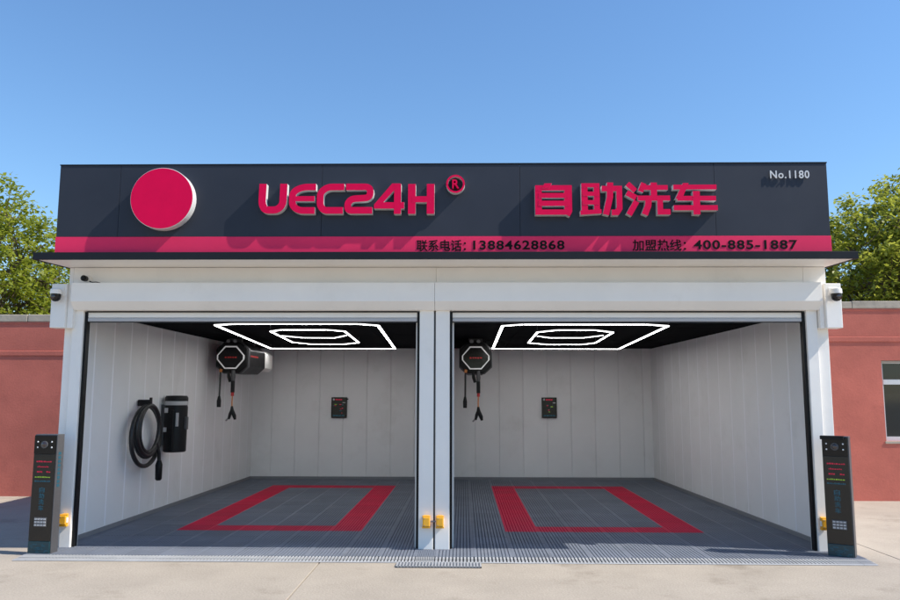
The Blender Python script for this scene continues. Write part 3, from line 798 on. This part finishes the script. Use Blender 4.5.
# ------------------------------------------------------------------ red wings behind
def wing(label, x0, x1, y0, y1, h, band_z, win=None):
    t = thing('red_building', label, 'building', ((x0+x1)/2, y0, 0))
    ox = (x0+x1)/2
    if win:
        a, b, z0, z1 = win
        m = MB()
        for p, q in (((x0, y0, -0.02), (a, y0+0.24, h)), ((b, y0, -0.02), (x1, y0+0.24, h)), ((a, y0, -0.02), (b, y0+0.24, z0)), ((a, y0, z1), (b, y0+0.24, h)),
                     ((x0, y0+0.24, -0.02), (x0+0.24, y1, h)), ((x1-0.24, y0+0.24, -0.02), (x1, y1, h)), ((x0+0.24, y1-0.24, -0.02), (x1-0.24, y1, h))):
            m.box((p[0]-ox, p[1]-y0, p[2]), (q[0]-ox, q[1]-y0, q[2]))
        m.build('wall', M['render_red'], t)
        w = MB()
        a0, b0 = a-ox, b-ox; f = 0.05
        w.box((a0, 0.07, z0), (a0+f, 0.13, z1)); w.box((b0-f, 0.07, z0), (b0, 0.13, z1))
        w.box((a0+f, 0.07, z0), (b0-f, 0.13, z0+f+0.02)); w.box((a0+f, 0.07, z1-f), (b0-f, 0.13, z1))
        zt = z0+(z1-z0)*0.70
        w.box((a0+f, 0.065, zt), (b0-f, 0.135, zt+0.085))
        mx = (a0+b0)/2
        w.box((mx-0.03, 0.068, z0+f+0.02), (mx+0.03, 0.132, zt)); 
        wo = w.build('window', M['frame'], t)
        for (p, q, c, d) in ((a0+f, mx-0.03, z0+f+0.02, zt), (mx+0.03, b0-f, z0+f+0.02, zt), (a0+f, b0-f, zt+0.085, z1-f)):
            box('pane', (p, 0.095, c), (q, 0.103, d), M['glass'], wo)
        box('sill', (a0-0.02, -0.015, z0-0.045), (b0+0.02, 0.07, z0-0.002), M['coping'], wo, 0.005)
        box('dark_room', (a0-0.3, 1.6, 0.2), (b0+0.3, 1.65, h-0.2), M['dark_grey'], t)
        box('head_strip', (a0+0.01, 0.02, z1-0.035), (b0-0.01, 0.07, z1-0.004), M['coping'], wo)
    else:
        MB().box((x0-ox, 0, -0.02), (x1-ox, y1-y0, h)).build('wall', M['render_red'], t)
    # coping stones with uneven joints
    r = random.Random(int(h*100)); x = x0-0.05
    while x < x1:
        w = min(r.uniform(0.9, 1.3), x1+0.05-x)
        dz = r.uniform(-0.006, 0.006)
        box('coping_stone', (x-ox+0.004, -0.022, h+0.002), (x+w-ox-0.004, 0.30, h+0.125+dz), M['coping'], t, 0.012)
        x += w
    MB().prism_x([(-0.016, band_z+0.085), (-0.016, band_z+0.01), (-0.010, band_z), (0.01, band_z), (0.01, band_z+0.09)], x0-ox, x1-ox).build('band', M['render_red'], t, 0.006)
    # thin peeled line right below the coping
    MB().prism_x([(-0.010, h), (-0.010, h-0.03), (0.005, h-0.045), (0.005, h)], x0-ox, x1-ox).build('drip_edge', M['render_red'], t)
    box('roof', (x0-ox+0.02, 0.31, h+0.002), (x1-ox-0.02, y1-y0, h+0.06), M['coping'], t)
wing('red rendered building without windows beside the hose coil bay', -18.0, -4.52, 4.60, 8.8, 3.004, 2.406)
wing('red rendered building with an aluminium window', 4.70, 18.0, 4.45, 8.8, 3.222, 2.650, (7.41, 8.95, 0.985, 2.335))

# ------------------------------------------------------------------ trees
def tree(label, base, h, crown_c, crown_r, m_leaf, seed, n_tips, per_tip, leaf, group='trees behind the red buildings'):
    r = random.Random(seed)
    t = thing('leafy_tree', label, 'tree', base, group)
    cc = Vector(crown_c)-Vector(base)
    tr = MB()
    top = Vector((cc.x*0.4, cc.y*0.4, cc.z+crown_r[2]*0.3))
    tp = [Vector((0, 0, -0.05))+(top+Vector((0, 0, 0.05)))*k/6+Vector((r.uniform(-.12, .12), r.uniform(-.12, .12), 0))*(0 if k == 0 else 1) for k in range(7)]
    tr.tube(tp, [0.22*(1-0.13*k) for k in range(7)], 9)
    tips = []
    def inside():
        while True:
            p = Vector((r.uniform(-1, 1), r.uniform(-1, 1), r.uniform(-1, 1)))
            l = p.length
            if 0.30 < l < 1.0 and r.random() < l*1.1: return p
    nb = 16
    limbs = []
    for k in range(nb):
        a = 2*math.pi*(k*0.382+r.uniform(-.06, .06)); el = r.uniform(-0.1, 1.1)
        end = cc+Vector((math.cos(a)*math.cos(el)*crown_r[0], math.sin(a)*math.cos(el)*crown_r[1], math.sin(el)*crown_r[2]))*r.uniform(0.62, 0.85)
        st = tp[r.choice((2, 3, 4, 5))]
        mid = st.lerp(end, 0.5)+Vector((r.uniform(-.2, .2), r.uniform(-.2, .2), 0.35))
        tr.tube([st, st.lerp(mid, .6), mid, mid.lerp(end, .55), end], [0.085, 0.07, 0.052, 0.036, 0.014], 6)
        limbs.append((st, mid, end))
    lm = MB()
    tw = []
    lump = [Vector((r.uniform(-1, 1), r.uniform(-1, 1), r.uniform(-1, 1))).normalized() for _ in range(14)]
    for k in range(n_tips):
        p = inside()
        d = p.normalized()
        bulge = 0.74+0.34*max(0.0, max(d.dot(q) for q in lump)-0.55)/0.45
        c = cc+Vector((p.x*crown_r[0], p.y*crown_r[1], p.z*crown_r[2]))*bulge
        out = Vector((p.x, p.y, p.z*0.5+0.15)).normalized()
        tipdir = (out+Vector((r.uniform(-.7, .7), r.uniform(-.7, .7), r.uniform(-.5, .4)))).normalized()
        if r.random() < 0.22:
            st, mid, end = min(limbs, key=lambda q: (q[2]-c).length)
            tr.tube([mid.lerp(end, r.uniform(.3, .9)), mid.lerp(c, .7)+Vector((0, 0, .1)), c], [0.022, 0.014, 0.006], 4, cap=False)
        ln = r.uniform(0.35, 0.75)
        for q in range(per_tip):
            s = r.random()
            pos = c+tipdir*(s-0.3)*ln+Vector((r.gauss(0, .10), r.gauss(0, .10), r.gauss(0, .085)-0.16*s*s))
            sz = leaf*r.uniform(0.65, 1.25)
            u = (tipdir*0.4+Vector((r.uniform(-1, 1), r.uniform(-1, 1), r.uniform(-.9, .35)))).normalized()
            w = u.cross(Vector((r.uniform(-.6, .6), r.uniform(-.6, .6), 1))).normalized()
            n = len(lm.v)
            lm.v += [tuple(pos-u*sz*.5), tuple(pos+w*sz*.26), tuple(pos+u*sz*.5), tuple(pos-w*sz*.26)]
            lm.f.append((n, n+1, n+2, n+3)); lm.m.append(0)
    tr.build('trunk', M['bark'], t, smooth=True)
    lm.build('crown', M[m_leaf], t, fix=False)
tree('tall light green tree behind the windowless red building', (-14.0, 12.6, 0), 8, (-14.1, 12.6, 5.0), (3.3, 3.0, 3.1), 'leaf_left', 11, 1100, 26, 0.16)
tree('lower light green tree close to the wash behind the windowless red building', (-11.6, 14.8, 0), 6, (-12.2, 14.6, 3.9), (2.3, 2.2, 2.0), 'leaf_left', 12, 450, 24, 0.15)
tree('broad mid green tree close to the wash behind the windowed red building', (12.2, 12.8, 0), 8, (12.0, 12.8, 4.7), (2.7, 2.8, 2.6), 'leaf_right', 13, 1300, 26, 0.16)
tree('taller mid green tree at the picture edge behind the windowed red building', (14.6, 14.2, 0), 9, (14.7, 14.0, 5.4), (3.0, 3.0, 3.2), 'leaf_right', 14, 1250, 26, 0.16)
